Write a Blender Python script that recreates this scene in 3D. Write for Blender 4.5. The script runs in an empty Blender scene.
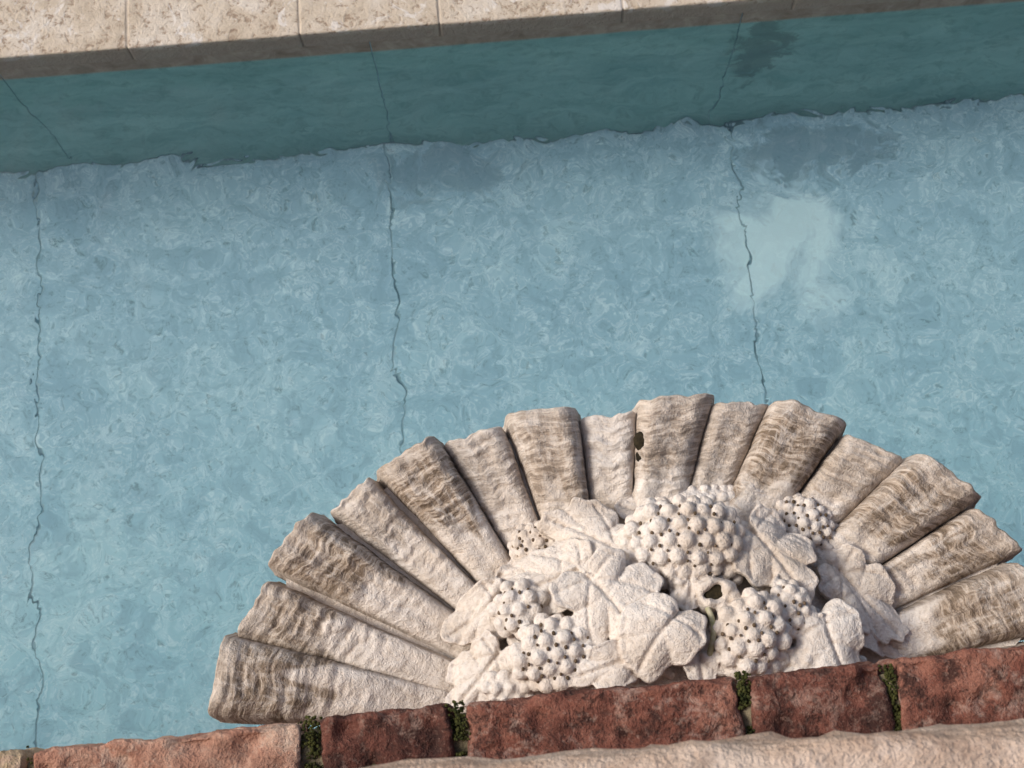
import bpy, bmesh, math, random
from mathutils import Vector, Matrix, noise
random.seed(7)
scene=bpy.context.scene
R=math.radians
# ---------------- camera --------------------------------------------------
H=2.4; F=1400.0; TH=R(14.0); RO=R(4.4)
fw=Vector((0,math.sin(TH),-math.cos(TH)))
up0=Vector((0,math.cos(TH),math.sin(TH))); rt0=Vector((1,0,0))
rt=rt0*math.cos(RO)-up0*math.sin(RO)
up=rt0*math.sin(RO)+up0*math.cos(RO)
cam_d=bpy.data.cameras.new("camera"); cam=bpy.data.objects.new("camera",cam_d)
scene.collection.objects.link(cam)
M=Matrix((rt,up,-fw)).transposed().to_4x4(); M.translation=Vector((0,0,H))
cam.matrix_world=M
cam_d.sensor_width=36; cam_d.lens=36*F/1024; cam_d.clip_end=500; cam_d.clip_start=0.02
cam_d.dof.use_dof=True; cam_d.dof.focus_distance=1.42; cam_d.dof.aperture_fstop=18
scene.camera=cam
def P(px,py,z):
    """casts an image pixel through the camera onto the level plane at height z"""
    d=fw+rt*((px-512)/F)-up*((py-384)/F)
    t=(z-H)/d.z
    return Vector((d.x*t,d.y*t,z))
def sm(a,b,x):
    t=max(0,min(1,(x-a)/(b-a))); return t*t*(3-2*t)
def nz(x,y,z=0): return noise.noise(Vector((x,y,z)))
def fbm(x,y,z=0,o=4): 
    return noise.fractal(Vector((x,y,z)),1.0,2.0,o)

# ---------------- node helpers -------------------------------------------
def mat(name):
    m=bpy.data.materials.new(name); m.use_nodes=True
    nt=m.node_tree; b=nt.nodes["Principled BSDF"]
    return m,nt,b
def N(nt,t,**k):
    n=nt.nodes.new(t)
    for a,v in k.items():
        if a in n.inputs: n.inputs[a].default_value=v
        else: setattr(n,a,v)
    return n
def tex(nt,scale,detail=4,rough=0.6,dist=0.0,vec=None):
    n=N(nt,"ShaderNodeTexNoise",Scale=scale,Detail=min(detail,4),Roughness=rough,Distortion=dist)
    if vec is not None: nt.links.new(vec,n.inputs["Vector"])
    return n.outputs["Fac"]
def ramp(nt,fac,stops):
    r=N(nt,"ShaderNodeValToRGB"); nt.links.new(fac,r.inputs[0])
    e=r.color_ramp.elements
    while len(e)<len(stops): e.new(0.5)
    for i,(p,c) in enumerate(stops):
        e[i].position=p
        if not isinstance(c,(tuple,list)): c=(c,c,c)
        e[i].color=(c[0],c[1],c[2],1)
    return r.outputs[0]
def mix(nt,fac,a,b,mode='MIX'):
    m=N(nt,"ShaderNodeMix",data_type='RGBA',blend_type=mode)
    for s,v in ((0,fac),(6,a),(7,b)):
        if hasattr(v,"is_output"): nt.links.new(v,m.inputs[s])
        elif s==0: m.inputs[0].default_value=v
        else: m.inputs[s].default_value=(v[0],v[1],v[2],1)
    return m.outputs[2]
def math_(nt,op,a,b=0.0,clamp=False):
    m=N(nt,"ShaderNodeMath",operation=op); m.use_clamp=clamp
    for i,v in enumerate((a,b)):
        if hasattr(v,"is_output"): nt.links.new(v,m.inputs[i])
        else: m.inputs[i].default_value=v
    return m.outputs[0]
def bump(nt,h,dist,strength=1.0,prev=None):
    b=N(nt,"ShaderNodeBump",Strength=strength,Distance=dist)
    nt.links.new(h,b.inputs["Height"])
    if prev is not None: nt.links.new(prev,b.inputs["Normal"])
    return b.outputs[0]
def ocoord(nt): return N(nt,"ShaderNodeTexCoord").outputs["Object"]
def scaled(nt,vec,s):
    m=N(nt,"ShaderNodeMapping"); m.inputs["Scale"].default_value=s
    nt.links.new(vec,m.inputs["Vector"]); return m.outputs[0]
def spot(nt,co,p,rad,nscale=9,namt=0.5,soft=0.4):
    """irregular mask around a point, for stains and the painted light patch"""
    d=N(nt,"ShaderNodeVectorMath",operation='SUBTRACT'); nt.links.new(co,d.inputs[0]); d.inputs[1].default_value=p
    s=N(nt,"ShaderNodeVectorMath",operation='DIVIDE'); nt.links.new(d.outputs[0],s.inputs[0]); s.inputs[1].default_value=rad
    l=N(nt,"ShaderNodeVectorMath",operation='LENGTH'); nt.links.new(s.outputs[0],l.inputs[0])
    n=tex(nt,nscale,5,0.65,0.8,co)
    v=math_(nt,'ADD',l.outputs["Value"],math_(nt,'MULTIPLY',math_(nt,'SUBTRACT',n,0.5),namt*4))
    return ramp(nt,v,[(0.75-soft/2,1.0),(0.75+soft/2,0.0)])

# ---------------- materials ----------------------------------------------
def stone_mat(name,with_stain):
    m,nt,b=mat(name); co=ocoord(nt)
    n1=tex(nt,11,4,0.65,0.2,co); n2=tex(nt,190,2,0.7,0,co); n3=tex(nt,600,1,0.7,0,co)
    c=ramp(nt,n1,[(0.32,(0.56,0.475,0.395)),(0.5,(0.66,0.59,0.525)),(0.7,(0.70,0.65,0.60))])
    c=mix(nt,ramp(nt,n2,[(0.36,0.35),(0.52,0.0)]),c,(0.42,0.33,0.25))
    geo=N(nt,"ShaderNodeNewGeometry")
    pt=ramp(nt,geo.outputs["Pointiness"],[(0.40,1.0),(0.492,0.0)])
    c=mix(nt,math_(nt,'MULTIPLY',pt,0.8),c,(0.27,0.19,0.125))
    if with_stain:
        uv=N(nt,"ShaderNodeUVMap").outputs[0]
        at=N(nt,"ShaderNodeAttribute",attribute_name="stain").outputs["Fac"]
        st=tex(nt,1.0,4,0.68,0.6,scaled(nt,uv,(3.0,70.0,1)))
        st2=tex(nt,1.0,4,0.70,0.4,scaled(nt,uv,(7.0,11.0,1)))
        amt=math_(nt,'MULTIPLY',at,ramp(nt,st2,[(0.36,0.40),(0.54,1.0)]))
        base=ramp(nt,st,[(0.34,(0.085,0.062,0.044)),(0.45,(0.20,0.15,0.108)),(0.54,(0.36,0.285,0.22)),(0.65,(0.54,0.46,0.385))])
        c=mix(nt,math_(nt,'MULTIPLY',amt,1.0,True),c,base)
        thin=ramp(nt,st,[(0.28,0.5),(0.41,0.0)])
        c=mix(nt,thin,c,(0.38,0.28,0.20))
    nt.links.new(c,b.inputs["Base Color"]); b.inputs["Roughness"].default_value=0.9
    b.inputs["Specular IOR Level"].default_value=0.2
    h=bump(nt,math_(nt,'ADD',n2,math_(nt,'MULTIPLY',n3,0.5)),0.0030,0.7)
    if with_stain: h=bump(nt,st,0.0024,0.5,h)
    nt.links.new(h,b.inputs["Normal"]); return m
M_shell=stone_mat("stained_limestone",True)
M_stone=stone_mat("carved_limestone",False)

def simple(name,c1,c2,sc,rough=0.95,bd=0.003,sc2=None):
    m,nt,b=mat(name); co=ocoord(nt)
    n=tex(nt,sc,4,0.65,0.2,co)
    nt.links.new(ramp(nt,n,[(0.35,c1),(0.65,c2)]),b.inputs["Base Color"])
    nt.links.new(bump(nt,tex(nt,sc2 or sc*3,3,0.7,0,co),bd,0.7),b.inputs["Normal"])
    b.inputs["Roughness"].default_value=rough; b.inputs["Specular IOR Level"].default_value=0.2
    return m
M_dark=simple("drill_hole_dark",(0.08,0.055,0.033),(0.17,0.12,0.08),80)
M_hollow_shade=simple("mossy_hollow_shade",(0.012,0.010,0.006),(0.04,0.03,0.015),80)  # moss tone plus the hollows' inner shade painted as near-black
M_moss=simple("moss",(0.018,0.024,0.006),(0.09,0.09,0.025),120)
M_mortar=simple("mossy_mortar",(0.03,0.032,0.014),(0.24,0.20,0.13),45,bd=0.006)
M_joint2=simple("pale_mortar",(0.36,0.30,0.24),(0.5,0.43,0.35),45)
M_twig=simple("algae_stem",(0.30,0.30,0.15),(0.52,0.46,0.34),60)
M_ground=simple("terrace_paving",(0.36,0.32,0.27),(0.46,0.42,0.36),4)

def brick_mat(name,ca,cb,cc,lime,pit=0.9,spec=(0.44,0.31,0.25),fine=0.25):
    m,nt,b=mat(name); co=ocoord(nt)
    n1=tex(nt,20,4,0.7,0.2,co); n2=tex(nt,60,4,0.8,0.0,co); n3=tex(nt,330,3,0.7,0,co)
    c=ramp(nt,n1,[(0.36,ca),(0.5,cb),(0.62,cc)])
    c=mix(nt,ramp(nt,n2,[(0.38,pit),(0.51,0.0)]),c,(0.045,0.022,0.018))
    c=mix(nt,ramp(nt,tex(nt,34,4,0.82,0.2,co),[(0.52,0.0),(0.66,lime)]),c,spec)
    c=mix(nt,ramp(nt,n3,[(0.56,0.0),(0.70,fine)]),c,(0.46,0.29,0.22))
    c=mix(nt,ramp(nt,n3,[(0.32,fine),(0.44,0.0)]),c,(0.05,0.02,0.018))
    nt.links.new(c,b.inputs["Base Color"]); b.inputs["Roughness"].default_value=0.92
    b.inputs["Specular IOR Level"].default_value=0.2
    h=bump(nt,math_(nt,'ADD',n2,math_(nt,'MULTIPLY',n3,0.3)),0.009,0.7); nt.links.new(h,b.inputs["Normal"])
    return m
MB_pale=brick_mat("pale_brick",(0.33,0.16,0.11),(0.43,0.24,0.17),(0.51,0.35,0.265),0.6,0.4,(0.56,0.44,0.35))
MB_dark=brick_mat("dark_brick",(0.038,0.020,0.017),(0.10,0.038,0.028),(0.17,0.066,0.047),0.45)
MB_red=brick_mat("red_brick",(0.095,0.037,0.027),(0.19,0.072,0.050),(0.27,0.12,0.084),0.6)
MB_cream=brick_mat("cream_brick",(0.40,0.30,0.18),(0.5,0.38,0.25),(0.55,0.45,0.3),0.6,0.3)
MB_ledge=brick_mat("sandstone_ledge",(0.43,0.30,0.22),(0.51,0.38,0.29),(0.57,0.45,0.36),0.5,0.25,(0.60,0.49,0.41))

# ---------------- mesh helpers -------------------------------------------
def empty(name):
    e=bpy.data.objects.new(name,None); scene.collection.objects.link(e); return e
def mk(name,verts,faces,material,parent=None,smooth=True):
    me=bpy.data.meshes.new(name); me.from_pydata([tuple(v) for v in verts],[],faces); me.update()
    o=bpy.data.objects.new(name,me); scene.collection.objects.link(o)
    if material: me.materials.append(material)
    if smooth: me.polygons.foreach_set("use_smooth",[True]*len(me.polygons))
    if parent: o.parent=parent
    return o
def box(name,x0,x1,y0,y1,z0,z1,material,parent=None,bev=0.0,frame=None):
    v=[Vector((x,y,z)) for z in (z0,z1) for y in (y0,y1) for x in (x0,x1)]
    if frame: v=[frame@p for p in v]
    f=[(0,2,3,1),(4,5,7,6),(0,1,5,4),(2,6,7,3),(0,4,6,2),(1,3,7,5)]
    o=mk(name,v,f,material,parent,False)
    if bev>0:
        md=o.modifiers.new("b","BEVEL"); md.width=bev; md.segments=3
    return o

# ---------------- pool ----------------------------------------------------
YW=P(400,50,0).y
X1=P(372,52,0).x; X2=P(740,25,0).x; W=X2-X1
DEP=-0.62
pool=empty("pool")
def floor_mat():
    m,nt,b=mat("pool_floor_stone"); co=ocoord(nt)
    a=tex(nt,2.4,4,0.6,0.8,co); d=tex(nt,12,4,0.75,1.2,co); e=tex(nt,55,4,0.75,0.8,co)
    v=tex(nt,19,3,0.6,2.6,co)
    c=ramp(nt,a,[(0.28,(0.29,0.54,0.64)),(0.5,(0.36,0.64,0.725)),(0.72,(0.44,0.73,0.79))])
    sp=N(nt,"ShaderNodeSeparateXYZ"); nt.links.new(co,sp.inputs[0])
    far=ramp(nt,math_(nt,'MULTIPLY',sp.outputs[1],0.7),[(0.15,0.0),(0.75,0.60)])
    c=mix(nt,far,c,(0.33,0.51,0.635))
    c=mix(nt,ramp(nt,d,[(0.36,0.45),(0.50,0.0)]),c,(0.21,0.39,0.50))
    c=mix(nt,ramp(nt,d,[(0.53,0.0),(0.68,0.45)]),c,(0.55,0.79,0.85))
    rv=math_(nt,'ABSOLUTE',math_(nt,'SUBTRACT',v,0.52)); rd=math_(nt,'ABSOLUTE',math_(nt,'SUBTRACT',v,0.44))  # caustic-like ripple lines, light and dark, painted into the floor colour
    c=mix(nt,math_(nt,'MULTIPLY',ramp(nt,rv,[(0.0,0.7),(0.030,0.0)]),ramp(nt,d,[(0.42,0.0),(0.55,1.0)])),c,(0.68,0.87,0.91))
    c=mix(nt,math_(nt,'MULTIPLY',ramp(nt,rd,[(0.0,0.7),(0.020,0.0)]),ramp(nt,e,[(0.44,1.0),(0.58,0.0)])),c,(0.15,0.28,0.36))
    c=mix(nt,ramp(nt,e,[(0.32,0.7),(0.41,0.0)]),c,(0.14,0.26,0.33))
    c=mix(nt,ramp(nt,e,[(0.60,0.0),(0.70,0.4)]),c,(0.68,0.86,0.90))
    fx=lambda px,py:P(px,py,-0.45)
    p=fx(790,230); c=mix(nt,math_(nt,'MULTIPLY',spot(nt,co,(p.x,p.y,DEP),(0.12,0.20,1),6,1.1,1.2),0.7),c,(0.68,0.93,0.98))  # bright patch of light on the pool painted into the floor colour
    p=fx(815,150); c=mix(nt,math_(nt,'MULTIPLY',spot(nt,co,(p.x,p.y,DEP),(0.22,0.06,1),12,0.7,0.3),0.65),c,(0.19,0.32,0.40))
    p=fx(450,175); c=mix(nt,math_(nt,'MULTIPLY',spot(nt,co,(p.x,p.y,DEP),(0.20,0.07,1),10,0.7,0.4),0.6),c,(0.21,0.35,0.44))
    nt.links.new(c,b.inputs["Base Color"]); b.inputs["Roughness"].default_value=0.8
    return m
def wall_mat():
    m,nt,b=mat("pool_wall_stone"); co=ocoord(nt)
    d=tex(nt,5,4,0.65,0.8,scaled(nt,co,(1,1,2.2))); e=tex(nt,28,4,0.7,0.5,co)
    c=ramp(nt,d,[(0.3,(0.20,0.40,0.40)),(0.5,(0.27,0.49,0.48)),(0.7,(0.34,0.57,0.55))])  # algae green, with the wall face's shade put into the colour
    c=mix(nt,ramp(nt,e,[(0.32,0.55),(0.50,0.0)]),c,(0.14,0.29,0.29))
    p=P(775,60,-0.1); c=mix(nt,math_(nt,'MULTIPLY',spot(nt,co,(p.x-0.03,YW,-0.15),(0.07,1,0.25),11,0.7,0.3),0.6),c,(0.10,0.17,0.17))
    z=N(nt,"ShaderNodeSeparateXYZ"); nt.links.new(co,z.inputs[0])
    dry=ramp(nt,e,[(0.3,(0.26,0.20,0.15)),(0.55,(0.40,0.32,0.25)),(0.7,(0.48,0.40,0.32))])
    c=mix(nt,ramp(nt,math_(nt,'ADD',z.outputs[2],math_(nt,'MULTIPLY',d,0.01)),[(0.004,0.0),(0.012,1.0)]),c,dry)
    nt.links.new(c,b.inputs["Base Color"]); b.inputs["Roughness"].default_value=0.8
    nt.links.new(bump(nt,e,0.004,0.6),b.inputs["Normal"]); return m
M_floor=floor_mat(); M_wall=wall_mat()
M_joint=simple("joint_mortar",(0.13,0.25,0.30),(0.42,0.62,0.68),8)
y_near=-0.35
xl=X1-5*W; xr=X1+6*W
fj=[P(x,y,-0.444).x for x,y in ((38,180),(388,150),(734,140))]
fxs=[fj[0]-W*k for k in range(4,0,-1)]+fj+[fj[2]+W*k for k in range(1,5)]
for i in range(len(fxs)-1):
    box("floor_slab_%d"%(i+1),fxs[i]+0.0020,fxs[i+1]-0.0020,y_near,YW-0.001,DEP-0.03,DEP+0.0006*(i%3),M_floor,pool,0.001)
for k in range(-5,6):
    xa=X1+k*W+0.0010; xb=X1+(k+1)*W-0.0010
    box("wall_slab_%d"%(k+6),xa,xb,YW,YW+0.03,DEP+0.005,0.040,M_wall,pool,0.001)
box("joint_bed",xl,xr,y_near,YW+0.025,DEP-0.06,DEP-0.0022,M_joint,pool)
box("wall_backing",xl,xr,YW+0.002,YW+0.2,DEP-0.05,0.035,M_joint,pool)
box("end_wall_1",xl-0.2,xl,-0.4,YW+0.2,DEP-0.05,0.055,M_wall,pool)
box("end_wall_2",xr,xr+0.2,-0.4,YW+0.2,DEP-0.05,0.055,M_wall,pool)
def cop_mat():
    m,nt,b=mat("travertine_coping"); co=ocoord(nt)
    a=tex(nt,9,4,0.7,0.5,co); e=tex(nt,70,4,0.78,0.3,co)
    c=ramp(nt,a,[(0.32,(0.40,0.325,0.24)),(0.5,(0.51,0.43,0.335)),(0.66,(0.58,0.515,0.435))])
    c=mix(nt,ramp(nt,e,[(0.37,0.9),(0.47,0.0)]),c,(0.24,0.17,0.115))
    c=mix(nt,ramp(nt,tex(nt,20,4,0.75,1.0,co),[(0.56,0.0),(0.62,0.55)]),c,(0.68,0.65,0.62))
    z=N(nt,"ShaderNodeSeparateXYZ"); nt.links.new(co,z.inputs[0])
    low=ramp(nt,math_(nt,'MULTIPLY',math_(nt,'ADD',z.outputs[2],math_(nt,'MULTIPLY',a,0.012)),10.0),[(0.80,0.85),(0.92,0.0)])
    c=mix(nt,low,c,(0.38,0.31,0.245))
    nt.links.new(c,b.inputs["Base Color"]); b.inputs["Roughness"].default_value=0.85
    nt.links.new(bump(nt,e,0.006,0.8),b.inputs["Normal"]); return m
M_cop=cop_mat()
cop=empty("pool_coping")
xs=[P(x,30,0.085).x for x in (-390,-210,-40,128,300,440,625,800,980,1150,1330)]
xs=[xl-0.2]+xs+[xr+0.2]
for i in range(len(xs)-1):
    box("coping_slab_%d"%(i+1),xs[i]+0.0004,xs[i+1]-0.0004,YW-0.003+0.0008*(i%2),YW+0.45,0.042,0.092+0.0005*(i%3),M_cop,cop,0.004)
box("coping_mortar",xl-0.2,xr+0.2,YW+0.001,YW+0.44,0.040,0.0908,M_joint2,cop)

# water
m,nt,b=mat("water"); co=ocoord(nt)
b.inputs["Base Color"].default_value=(0.955,0.995,1.0,1); b.inputs["Roughness"].default_value=0.0
b.inputs["IOR"].default_value=1.33; b.inputs["Transmission Weight"].default_value=1.0
w1=tex(nt,5.5,1,0.5,0.8,scaled(nt,co,(0.9,1.1,1))); w2=tex(nt,24,1,0.5,1.0,co)
hh=math_(nt,'ADD',w1,math_(nt,'MULTIPLY',w2,0.09))
nt.links.new(bump(nt,hh,0.0155,1.0),b.inputs["Normal"])
mk("water",[(xl,y_near,0),(xr,y_near,0),(xr,YW-0.0005,0),(xl,YW-0.0005,0)],[(0,1,2,3)],m,None,False)

# ---------------- brick wall ----------------------------------------------
ZB=1.28
A=P(30,748,ZB); B=P(1024,645,ZB); d=(B-A).normalized(); n_=Vector((-d.y,d.x,0))
wallf=Matrix((Vector((d.x,d.y,0)),n_,Vector((0,0,1)))).transposed().to_4x4(); wallf.translation=Vector((A.x,A.y,0))
def along(px):
    py=748+(645-748)*(px-30)/(1024-30); return (P(px,py,ZB)-A).dot(d)
wall=empty("brick_wall")
def rough_block(name,x0,x1,y0,y1,z0,z1,material,parent,rad=0.008,amp=0.004,cuts=36,seed=0):
    bm=bmesh.new(); bmesh.ops.create_cube(bm,size=2)
    bmesh.ops.subdivide_edges(bm,edges=bm.edges[:],cuts=cuts,use_grid_fill=True)
    hx,hy,hz=(x1-x0)/2,(y1-y0)/2,(z1-z0)/2; c=Vector(((x0+x1)/2,(y0+y1)/2,(z0+z1)/2))
    for v in bm.verts:
        p=Vector((v.co.x*hx,v.co.y*hy,v.co.z*hz))
        q=Vector((max(-hx+rad,min(hx-rad,p.x)),max(-hy+rad,min(hy-rad,p.y)),max(-hz+rad,min(hz-rad,p.z))))
        dd=p-q
        nn=dd.normalized() if dd.length>1e-6 else Vector((0,0,1))
        p=q+nn*rad
        w=c+p
        k=fbm(w.x*28+seed*3.1,w.y*28,w.z*28,5)*amp+fbm(w.x*110+seed,w.y*110,w.z*110,3)*amp*0.4
        ch=nz(w.x*45+seed*7,w.y*45,w.z*45); k-=max(0,ch-0.2)*amp*4.0
        v.co=wallf@(w+nn*k)
    me=bpy.data.meshes.new(name); bm.to_mesh(me); bm.free(); me.materials.append(material)
    me.polygons.foreach_set("use_smooth",[True]*len(me.polygons))
    o=bpy.data.objects.new(name,me); scene.collection.objects.link(o); o.parent=parent; return o
spans=[(-290,-20,MB_pale),(-12,22,MB_cream),(31,299,MB_pale),(319,449,MB_dark),(465,737,MB_red),(749,884,MB_dark),(893,1160,MB_red),(1172,1300,MB_dark),(1312,1580,MB_red)]
for i,(a,b_,mt) in enumerate(spans):
    rough_block("brick_%d"%(i+1),along(a),along(b_),-0.14+0.004*(i%2),-0.001*(i%3),ZB-0.065,ZB-0.0015*(i%2),mt,wall,rad=0.005,amp=0.0032,seed=i,cuts=56)
La,Lb=-3.2,3.8
def bodymat():
    m,nt,b=mat("old_brickwork"); co=ocoord(nt)
    br=N(nt,"ShaderNodeTexBrick",Scale=1.0); br.inputs["Brick Width"].default_value=0.22; br.inputs["Row Height"].default_value=0.075
    br.inputs["Mortar Size"].default_value=0.006
    br.inputs["Color1"].default_value=(0.30,0.10,0.07,1); br.inputs["Color2"].default_value=(0.42,0.2,0.14,1); br.inputs["Mortar"].default_value=(0.35,0.31,0.25,1)
    sp=N(nt,"ShaderNodeSeparateXYZ"); nt.links.new(co,sp.inputs[0]); cb=N(nt,"ShaderNodeCombineXYZ")
    nt.links.new(sp.outputs[0],cb.inputs[0]); nt.links.new(sp.outputs[2],cb.inputs[1]); nt.links.new(cb.outputs[0],br.inputs["Vector"])
    c=mix(nt,tex(nt,30,4,0.7,0.2,co),br.outputs[0],(0.12,0.06,0.05))
    nt.links.new(c,b.inputs["Base Color"]); b.inputs["Roughness"].default_value=0.9
    nt.links.new(bump(nt,tex(nt,50,4,0.7,0,co),0.006,0.7),b.inputs["Normal"]); return m
M_body=bodymat()
box("wall_body",La,Lb,-0.34,-0.012,DEP-0.05,ZB-0.070,M_body,wall,0,wallf)
vs=[];fs=[];nx,ny=700,22; xa,xb=along(-300),along(1600)
for j in range(ny+1):
    for i in range(nx+1):
        x=xa+(xb-xa)*i/nx; y=-0.13+0.124*j/ny
        z=ZB-0.010+0.005*fbm(x*60,y*60,3)
        if j==ny: z=ZB-0.075
        vs.append(wallf@Vector((x,y+0.003*nz(x*90,1,2)*(j>=ny-1),z)))
for j in range(ny):
    for i in range(nx):
        a=j*(nx+1)+i; fs.append((a,a+1,a+nx+2,a+nx+1))
mk("mortar_bed",vs,fs,M_mortar,wall)
bm=bmesh.new()
for jx,wd,cnt in ((309,10,130),(457,9,160),(743,8,190),(888.5,7,170),(26,4,8),(1166,6,60)):
    c0=along(jx); 
    for _ in range(cnt*4):
        x=c0+random.gauss(0,wd*0.00036); y=-random.random()*0.11+0.002; z=ZB-0.010+random.random()*0.006
        if nz(y*45,jx)<-0.25: continue
        p=wallf@Vector((x,y,z)); s=random.uniform(0.0006,0.0018)
        bmesh.ops.create_icosphere(bm,subdivisions=1,radius=s,matrix=Matrix.Translation(p)@Matrix.Diagonal((1,1,random.uniform(.6,1.4),1)))
me=bpy.data.meshes.new("moss"); bm.to_mesh(me); bm.free(); me.materials.append(M_moss)
o=bpy.data.objects.new("moss",me); scene.collection.objects.link(o); o.parent=wall
# upper ledge
ZT=1.62
A2=P(350,771,ZT); B2=P(1024,724,ZT); d2=(B2-A2).normalized(); n2=Vector((-d2.y,d2.x,0))
old=wallf
wallf=Matrix((Vector((d2.x,d2.y,0)),n2,Vector((0,0,1)))).transposed().to_4x4(); wallf.translation=Vector((A2.x,A2.y,0))
ledge=empty("stone_ledge")
rough_block("ledge_stone_1",-0.9,0.72,-0.30,0,ZT-0.09,ZT,MB_ledge,ledge,0.014,0.004,90,21)
rough_block("ledge_stone_2",0.73,1.9,-0.30,0,ZT-0.09,ZT,MB_ledge,ledge,0.014,0.004,60,22)
box("ledge_support",-0.9,1.9,-0.28,-0.03,ZB-0.005,ZT-0.085,M_body,ledge,0,wallf)
wallf=old

# ---------------- shell ---------------------------------------------------
shell=empty("scallop_shell_fountain")
ZS=1.0; CX,CY=625.0,735.0
tips=[((202,716),(220,634)),((229,635),(260,577)),((261,562),(308,508)),((323,506),(365,471)),((372,465),(433,432)),
((441,437),(501,418)),((504,410),(576,401)),((580,411),(638,405)),((640,394),(717,389)),((716,398),(776,394)),
((778,395),(855,416)),((853,427),(914,454)),((923,448),(992,492)),((984,502),(1034,546)),((1026,558),(1062,625)),((1049,640),(1068,690))]
stainamt=[1.0,0.95,1.0,0.65,1.0,0.6,0.85,0.12,0.8,0.65,1.0,0.65,1.0,1.0,1.0,0.7]
vs=[];fs=[];stain=[];uvs=[]
NU,NS,NE=44,220,16
for i,(Aa,Bb) in enumerate(tips):
    big=(i%2==0)
    amp=0.012 if big else 0.008
    drop=0.0 if big else -0.008
    base=len(vs)
    rinner=0.26
    tiltx=0.004*(1 if i<8 else -1)
    for j in range(NS+NE+1):
        e=max(0,(j-NS)/NE); s=min(1.0,j/NS)
        for k in range(NU+1):
            u=(-1+2*k/NU)*1.15
            ww=0.5*(u+1)
            rx=Aa[0]+(Bb[0]-Aa[0])*ww; ry=Aa[1]+(Bb[1]-Aa[1])*ww
            dx,dy=rx-CX,ry-CY; L=math.hypot(dx,dy)
            jag=4*nz(i*5.3+u*1.3,2.2)+2.5*nz(i*3.3+u*4,7.2)
            bul=2-5*sm(0.97,1.15,abs(u))+jag
            rr=rinner+(1-rinner)*s
            wv=(1.8*nz(s*5,i*3.1)+1.0*nz(s*14,i*2.1))*s
            px=CX+dx*rr+dx/L*(bul-7)*s-dy/L*wv; py=CY+dy*rr+dy/L*(bul-7)*s+dx/L*wv
            fade=sm(0.08,0.78,s)
            hz=-0.068+0.050*rr**1.5+drop*sm(0.45,0.85,rr)
            au=abs(u)
            prof=(1-min(1,au)**4.2)
            hz+=amp*(0.16+0.84*fade)*prof+tiltx*u*fade
            hz-=0.028*sm(0.97,1.15,au)*(0.10+0.90*fade)
            hz+=(0.007 if big else 0.004)*sm(0.62,0.84,s)*prof-0.002*sm(0.92,1.0,s)
            hz-=0.0030*math.exp(-(u/0.4)**2)*fade*(1 if big else 0.4)
            wob=nz(u*1.2+i*7,s*5,1.0)*1.2-0.9*u*u+nz(u*3+i,s*9,4)*0.4
            ss=s+0.014*wob
            act=(0.14+0.86*sm(0.40,0.78,s))
            rg=fbm(u*0.7+i*9,ss*40,3,2)
            rg2=nz(u*0.5+i*5,ss*13,6)
            rg3=nz(u*0.4+i*8,ss*22,11)
            hz+=(0.0018*rg+0.0044*abs(rg2)+0.0034*abs(rg3)-0.0016)*act
            hz+=0.0035*nz(px*0.018,py*0.018,i*0.3)+0.0014*nz(px*0.09,py*0.09,i)
            if e>0:
                a=min(1,e/0.5)*math.pi/2; rad_=3.0
                px+=dx/L*rad_*math.sin(a); py+=dy/L*rad_*math.sin(a)
                hz-=0.005*(1-math.cos(a))
                e2=max(0,(e-0.5)/0.5); hz-=0.05*e2
                px-=dx/L*10*e2; py-=dy/L*10*e2
            w=P(px,py,ZS); vs.append((w.x,w.y,ZS+hz))
            q=nz(u*1.4+i*11,s*4.0,9.1)*0.20
            t0=0.63+q+(0.0 if big else 0.08)
            st=sm(t0,t0+0.06,s)*(1-0.30*sm(0.92,0.98,s))
            st=max(st,0.25*sm(0.15,0.5,nz(u*2+i*4,s*6,3.3)))
            st=max(st,0.75*sm(0.86,1.0,au)*sm(0.25,0.6,s))
            stain.append(max(0,min(1,st*stainamt[i])))
            uvs.append((i*2.37+u*0.5,ss+0.06*e))
    for j in range(NS+NE):
        for k in range(NU):
            a=base+j*(NU+1)+k; fs.append((a,a+1,a+NU+2,a+NU+1))
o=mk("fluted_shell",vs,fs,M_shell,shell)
at=o.data.attributes.new("stain",'FLOAT','POINT'); at.data.foreach_set("value",stain)
ul=o.data.uv_layers.new(name="UVMap"); lp=o.data.loops
flat=[0.0]*(2*len(lp))
vi=[0]*len(lp); lp.foreach_get("vertex_index",vi)
for n,v in enumerate(vi): flat[2*n]=uvs[v][0]; flat[2*n+1]=uvs[v][1]
ul.data.foreach_set("uv",flat)
rim=[]
for (Aa,Bb) in tips: rim+= [Aa,((Aa[0]+Bb[0])/2,(Aa[1]+Bb[1])/2),Bb]
vs=[];fs=[];nr=14
for j in range(nr+1):
    t=j/nr
    for (x,y) in rim:
        px=CX+(x-CX)*0.95*t; py=CY+(y-CY)*0.95*t
        w=P(px,py,ZS); vs.append((w.x,w.y,ZS-0.06-0.22*(1-t)))
for j in range(nr+1):
    t=j/nr
    for (x,y) in rim:
        px=CX+(x-CX)*0.95*t; py=CY+(y-CY)*0.95*t
        w=P(px,py,ZS); vs.append((w.x,w.y,ZS-0.078+0.036*t**1.5))
nn=len(rim)
for q in (0,(nr+1)*nn):
    for j in range(nr):
        for k in range(nn-1):
            a=q+j*nn+k; fs.append((a,a+1,a+nn+1,a+nn))
mk("shell_body",vs,fs,M_stone,shell)

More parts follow.
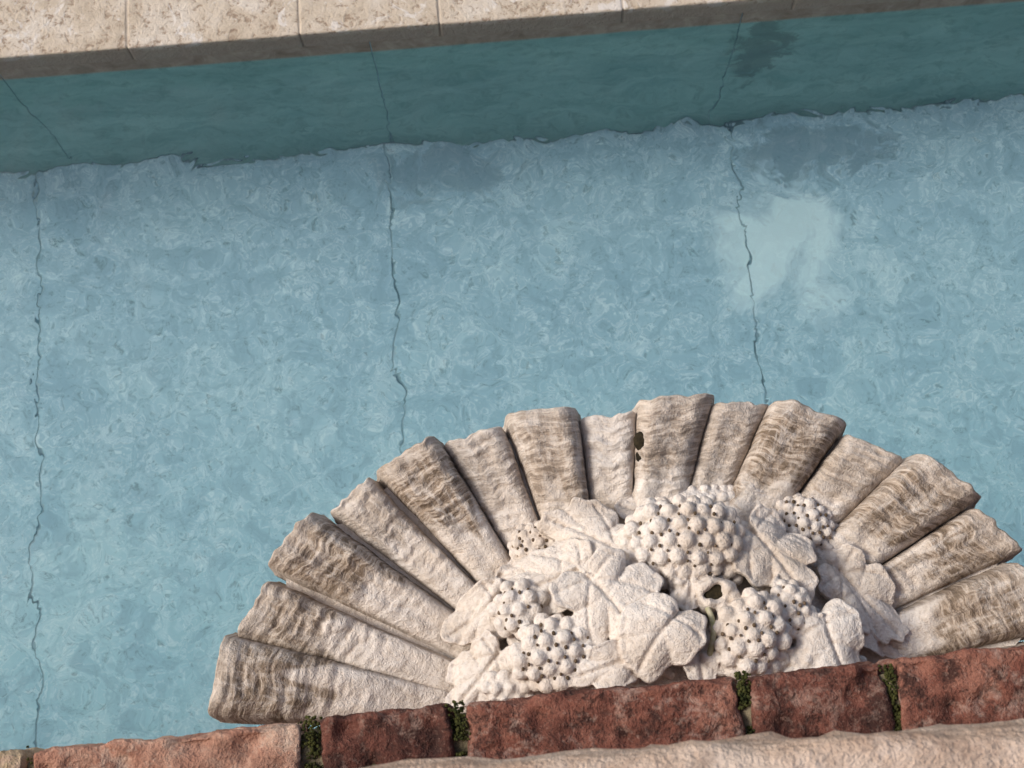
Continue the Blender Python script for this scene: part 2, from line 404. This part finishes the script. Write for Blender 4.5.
# ---------------- carved fruit & leaves ------------------------------------
MX,MY,MA,MB_=672.0,690.0,220.0,186.0
def mh(px,py):
    r2=((px-MX)/MA)**2+((py-MY)/MB_)**2
    return -0.062+0.085*math.sqrt(max(0,1-min(1,r2)))
cv=[];cf=[]
def addgrid(V,Fc):
    b0=len(cv); cv.extend(V); cf.extend([tuple(b0+x for x in f) for f in Fc])
def W3(px,py,h):
    w=P(px,py,ZS); return Vector((w.x,w.y,ZS+h))
V=[];Fc=[];na,nr=96,30
for j in range(nr+1):
    rho=j/nr
    for k in range(na):
        t=2*math.pi*k/na; rr=rho*(1+0.05*nz(math.cos(t)*2,math.sin(t)*2,5))*0.95
        x=MX+MA*rr*math.cos(t); y=MY+MB_*rr*math.sin(t)
        V.append(W3(x,y,mh(x,y)-0.010+0.006*nz(x*0.05,y*0.05,1)))
for j in range(nr):
    for k in range(na):
        a=j*na+k; b2=j*na+(k+1)%na; Fc.append((a,b2,b2+na,a+na))
V.append(W3(MX,MY,-0.13)); c_=len(V)-1
for k in range(na): Fc.append((nr*na+k,nr*na+(k+1)%na,c_))
addgrid(V,Fc)
def leaf(cx,cy,L,Wd,ang,lobes=5,dep=0.30,ho=0.012,thick=0.011,tilt=0.0,seed=0,cup=0.006,roll=0.0):
    """carved leaf: tip points to ang (deg, 90 = away from the wall)"""
    ca,sa=math.cos(R(ang)),math.sin(R(ang)); na,nr=180,28; V=[];Fc=[]
    h0=mh(cx,cy)
    for j in range(nr+1):
        rho=j/nr
        for k in range(na):
            t=-math.pi+2*math.pi*k/na
            tw=t+0.15*math.sin(t*2+seed*1.7)
            lob=abs(math.cos(lobes*tw/2))**0.5
            r=(1-dep)+dep*lob
            r*=1+0.034*math.sin(lobes*3*t+seed)+0.12*nz(math.cos(t)*2+seed,math.sin(t)*2)
            r*=1-0.25*math.exp(-((abs(t)-math.pi)/0.22)**2)
            x=L*rho*r*math.cos(t)*(1.0 if math.cos(t)>0 else 0.8); y0_=Wd*rho*r*math.sin(t)
            y=y0_+0.14*Wd*math.sin(x/L*1.5+seed)
            px=cx+x*ca-y*sa; py=cy-(x*sa+y*ca)
            hc=0.45*mh(px,py)+0.55*h0+ho+cup*(1-rho**3)+tilt*(x/L)+roll*(y/Wd)
            hc+=0.006*math.sin(2.5*t+seed)*rho*rho
            g=math.exp(-(y0_/2.2)**2)*(1.0 if x>-L*0.7 else 0)
            for kk in range(1,(lobes+1)//2+1):
                for sgn in (1,-1):
                    va=sgn*(360.0/lobes)*kk*0.8
                    if abs(va)>120: continue
                    vx,vy=math.cos(R(va)),math.sin(R(va)); al=(x+L*0.35)*vx+y0_*vy; pr=-(x+L*0.35)*vy+y0_*vx
                    pr+=0.006*al*al*sgn
                    if al>0: g=max(g,math.exp(-(pr/1.8)**2)*0.75)
            hc-=0.0038*g*sm(1.0,0.80,rho)
            hc+=0.0080*(lob-0.6)*rho+0.002*sm(0.85,0.97,rho)
            V.append(W3(px,py,hc))
    for k in range(na):
        p=V[nr*na+k]; V.append(p-Vector((0,0,thick)))
    for j in range(nr+1):
        for k in range(na):
            a=j*na+k; b2=j*na+(k+1)%na; Fc.append((a,a+na,b2+na,b2))
    V.append(W3(cx,cy,h0+ho-thick-0.022)); c_=len(V)-1
    for k in range(na): Fc.append(((nr+1)*na+k,c_,(nr+1)*na+(k+1)%na))
    addgrid(V,Fc)
ico=bmesh.new(); bmesh.ops.create_icosphere(ico,subdivisions=3,radius=1.0)
iv=[v.co.copy() for v in ico.verts]; ifc=[tuple(v.index for v in f.verts) for f in ico.faces]; ico.free()
def ball(px,py,h,rx,ry=None,rz=None):
    ry=ry or rx; rz=rz or rx; c=W3(px,py,h)
    addgrid([c+Vector((v.x*rx,v.y*ry,v.z*rz)) for v in iv],ifc)
def ring(px,py,h,R0,r0):
    V=[];Fc=[];n1,n2=40,12
    c=W3(px,py,h)
    for i in range(n1):
        a=2*math.pi*i/n1; rr=r0*(1+0.30*math.sin(3*a+1)+0.15*math.sin(5*a)); Rk=R0*(1+0.10*math.sin(2*a+0.6))
        for j in range(n2):
            b=2*math.pi*j/n2
            V.append(c+Vector(((Rk+rr*math.cos(b))*math.cos(a),(Rk+rr*math.cos(b))*math.sin(a)*0.9,rr*1.3*math.sin(b))))
    for i in range(n1):
        for j in range(n2):
            Fc.append((i*n2+j,((i+1)%n1)*n2+j,((i+1)%n1)*n2+(j+1)%n2,i*n2+(j+1)%n2))
    addgrid(V,Fc)
holes=[]
def cluster(cx,cy,a,b,sp,ho,dome,ang=0,drill=False,fl=1.0):
    h0=mh(cx,cy); ca,sa=math.cos(R(ang)),math.sin(R(ang)); rpx=sp*0.60
    r_=rpx*0.001*fl
    ball(cx,cy,h0+ho+0.0020,a*0.00092,b*0.00092,dome)
    ball(cx,cy,h0+ho-0.012,a*0.00094,b*0.00094,dome*0.9)
    ny=int(2*b/(sp*0.87))+2
    for j in range(-ny,ny+1):
        for i in range(-12,13):
            x=(i+0.5*(j&1))*sp; y=j*sp*0.87
            for kind,(ox,oy) in enumerate(((0,0),(sp*0.5,sp*0.29),(sp*0.0,sp*0.58))):
                xx,yy=x+ox,y+oy
                rho=math.hypot(xx/a,yy/b)
                th=math.atan2(yy,xx)
                if rho>1.18+0.16*nz(math.cos(th)*1.5+cx,math.sin(th)*1.5,cy): continue
                k2=math.sin(min(rho,1.2)*1.2)/math.sin(1.2)/max(rho,1e-3) if rho>0.01 else 1.2/math.sin(1.2)
                rho2=min(1,(rho*k2)**2)
                jx=sp*0.28*nz(xx*0.06+cx,yy*0.06)+random.uniform(-1,1)*sp*0.10; jy=sp*0.28*nz(xx*0.06,yy*0.06+cy)+random.uniform(-1,1)*sp*0.10
                px=cx+(xx*k2+jx)*ca-(yy*k2+jy)*sa; py=cy+(xx*k2+jx)*sa+(yy*k2+jy)*ca
                h=h0+ho+dome*math.sqrt(max(0,1-rho2))
                if kind==0:
                    ball(px,py,h-0.0010+random.uniform(-.0012,.0008),r_*random.uniform(.84,1.08))
                elif drill and rho2<0.9 and random.random()<0.85:
                    holes.append((px,py,h+r_*0.40))
U=0.008
leaf(600,604,62,52,-55,5,0.40,0.030+U,tilt=0.002,seed=1)
leaf(560,574,58,36,205,5,0.32,0.016+U,tilt=-0.004,seed=2)
leaf(596,540,60,38,160,5,0.28,0.023+U,tilt=-0.004,seed=3)
leaf(660,638,48,42,-120,3,0.18,0.034+U,tilt=-0.004,seed=4,cup=0.012)
leaf(618,668,54,24,-165,5,0.28,0.026+U,seed=5)
leaf(768,550,64,42,-60,5,0.38,0.027+U,tilt=-0.004,seed=6)
leaf(742,510,36,20,20,3,0.2,0.014+U,seed=16)
leaf(480,608,48,28,215,3,0.24,0.020+U,tilt=0.0,seed=7)
leaf(482,668,50,36,235,5,0.30,0.014+U,seed=8)
leaf(862,590,68,36,-42,5,0.32,0.025+U,tilt=0.0,seed=9)
leaf(826,642,52,36,-65,3,0.18,0.030+U,seed=10,cup=0.010)
leaf(884,630,42,20,-35,3,0.2,0.020+U,seed=11)
leaf(790,598,34,22,-110,3,0.2,0.014+U,seed=12)
leaf(650,508,34,20,160,3,0.2,0.010+U,seed=13)
leaf(684,590,26,22,-90,7,0.14,0.016+U,seed=14)
leaf(524,566,30,18,200,3,0.2,0.008+U,seed=15)
leaf(697,664,28,18,-80,3,0.2,0.014+U,seed=17)
leaf(838,530,30,16,-20,3,0.22,0.010+U,seed=18)
leaf(776,672,34,18,-150,3,0.22,0.014+U,seed=19)
cluster(683,546,56,42,14.4,0.026,0.026,0,True,1.0)
cluster(742,638,33,40,14.0,0.026,0.024,10,True)
cluster(556,657,42,32,14.0,0.026,0.020,-10,True)
cluster(520,612,24,26,12.5,0.024,0.015,0,True)
cluster(540,540,30,22,9.8,0.024,0.013,0,True)
cluster(690,494,66,13,10,0.020,0.012,-3)
cluster(808,520,32,27,10.5,0.026,0.015,20,True)
cluster(573,516,26,12,9.2,0.018,0.011,-15)
cluster(784,614,20,28,10.5,0.026,0.013,0,True)
cluster(838,556,22,15,9.5,0.024,0.011,20)
cluster(512,688,28,16,11,0.024,0.013,0)
cluster(800,662,18,18,10.5,0.024,0.011,0)
# loose berries, tendrils and buds filling the gaps between the bunches
for _ in range(170):
    t=random.random()*6.283; rr=math.sqrt(random.random())*0.95
    x=MX+MA*rr*math.cos(t); y=MY-abs(MB_*rr*math.sin(t))
    if math.hypot(x-709,y-597)<24: continue
    ball(x,y,mh(x,y)+random.uniform(-.004,.010),random.uniform(0.004,0.0068))
hs=mh(708,597)+0.036
ring(709,597,hs-0.004,0.0125,0.0048)
ring(709,597,hs-0.012,0.0135,0.0065)
def tube(pts,r,name,material):
    cu=bpy.data.curves.new(name,'CURVE'); cu.dimensions='3D'; cu.bevel_depth=r; cu.bevel_resolution=4
    sp=cu.splines.new('BEZIER'); sp.bezier_points.add(len(pts)-1)
    for bp,p in zip(sp.bezier_points,pts):
        bp.co=W3(*p); bp.handle_left_type=bp.handle_right_type='AUTO'
    cu.materials.append(material); ob=bpy.data.objects.new(name,cu); scene.collection.objects.link(ob); ob.parent=shell
hm=mh(705,630)
tube([(702,612,hm+0.030),(706,624,hm+0.034),(707,638,hm+0.036),(704,655,hm+0.032),(700,676,hm+0.022)],0.0028,"vine_stem",M_twig)
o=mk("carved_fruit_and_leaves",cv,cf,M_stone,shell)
md=o.modifiers.new("fuse",'REMESH'); md.mode='VOXEL'; md.voxel_size=0.0012; md.use_smooth_shade=True
sm_=o.modifiers.new("wear",'SMOOTH'); sm_.iterations=3; sm_.factor=0.5
tx=bpy.data.textures.new("erosion",'CLOUDS'); tx.noise_scale=0.008; tx.noise_depth=3
dm=o.modifiers.new("erosion",'DISPLACE'); dm.texture=tx; dm.strength=0.0022; dm.mid_level=0.5; dm.texture_coords='GLOBAL'
def dark(name,lst,mt,fz=0.8):
    bm=bmesh.new()
    for (x,y,h,s) in lst:
        bmesh.ops.create_icosphere(bm,subdivisions=2,radius=s,matrix=Matrix.Translation(W3(x,y,h))@Matrix.Diagonal((0.9,1.1,fz,1)))
    me=bpy.data.meshes.new(name); bm.to_mesh(me); bm.free(); me.materials.append(mt)
    me.polygons.foreach_set("use_smooth",[True]*len(me.polygons))
    o=bpy.data.objects.new(name,me); scene.collection.objects.link(o); o.parent=shell
dark("drilled_hole_beads",[(x,y,h,random.uniform(0.0014,0.0021)) for x,y,h in holes],M_dark)  # dark beads between the berries in place of bored holes
dark("spout_shade_disc",[(709,597,hs-0.005,0.0115)],M_hollow_shade,0.2)  # flat dark disc painted as the shade inside the spout mouth
dark("rib_shade_blobs",[(643,438,-0.017,0.010),(645,452,-0.023,0.009)],M_hollow_shade,0.7)

# ---------------- ground around the pool ----------------------------------
g=60; x0,x1=xl-0.2,xr+0.2; y0,y1=-0.3,YW+0.44
V=[(-g,-g,.05),(g,-g,.05),(g,g,.05),(-g,g,.05),(x0,y0,.05),(x1,y0,.05),(x1,y1,.05),(x0,y1,.05)]
mk("ground",V,[(0,1,5,4),(1,2,6,5),(2,3,7,6),(3,0,4,7)],M_ground,None,False)

# ---------------- light ----------------------------------------------------
EL,AZ=43,-82
w=bpy.data.worlds.new("World"); scene.world=w; w.use_nodes=True
nt=w.node_tree; bg=nt.nodes["Background"]; sky=nt.nodes.new("ShaderNodeTexSky"); sky.sky_type='NISHITA'
sky.sun_disc=False; sky.sun_elevation=R(EL); sky.sun_rotation=R(AZ); sky.dust_density=4; sky.air_density=1.0; sky.ozone_density=1.0
nt.links.new(sky.outputs[0],bg.inputs[0]); bg.inputs[1].default_value=0.15
sd=bpy.data.lights.new("sun",'SUN'); sd.energy=2.75; sd.angle=R(20); sd.color=(1,0.955,0.89)
so=bpy.data.objects.new("sun",sd); scene.collection.objects.link(so)
v=Vector((math.sin(R(AZ))*math.cos(R(EL)),math.cos(R(AZ))*math.cos(R(EL)),math.sin(R(EL))))
so.rotation_euler=v.to_track_quat('Z','Y').to_euler()
scene.view_settings.view_transform='Standard'; scene.view_settings.look='None'; scene.view_settings.exposure=0
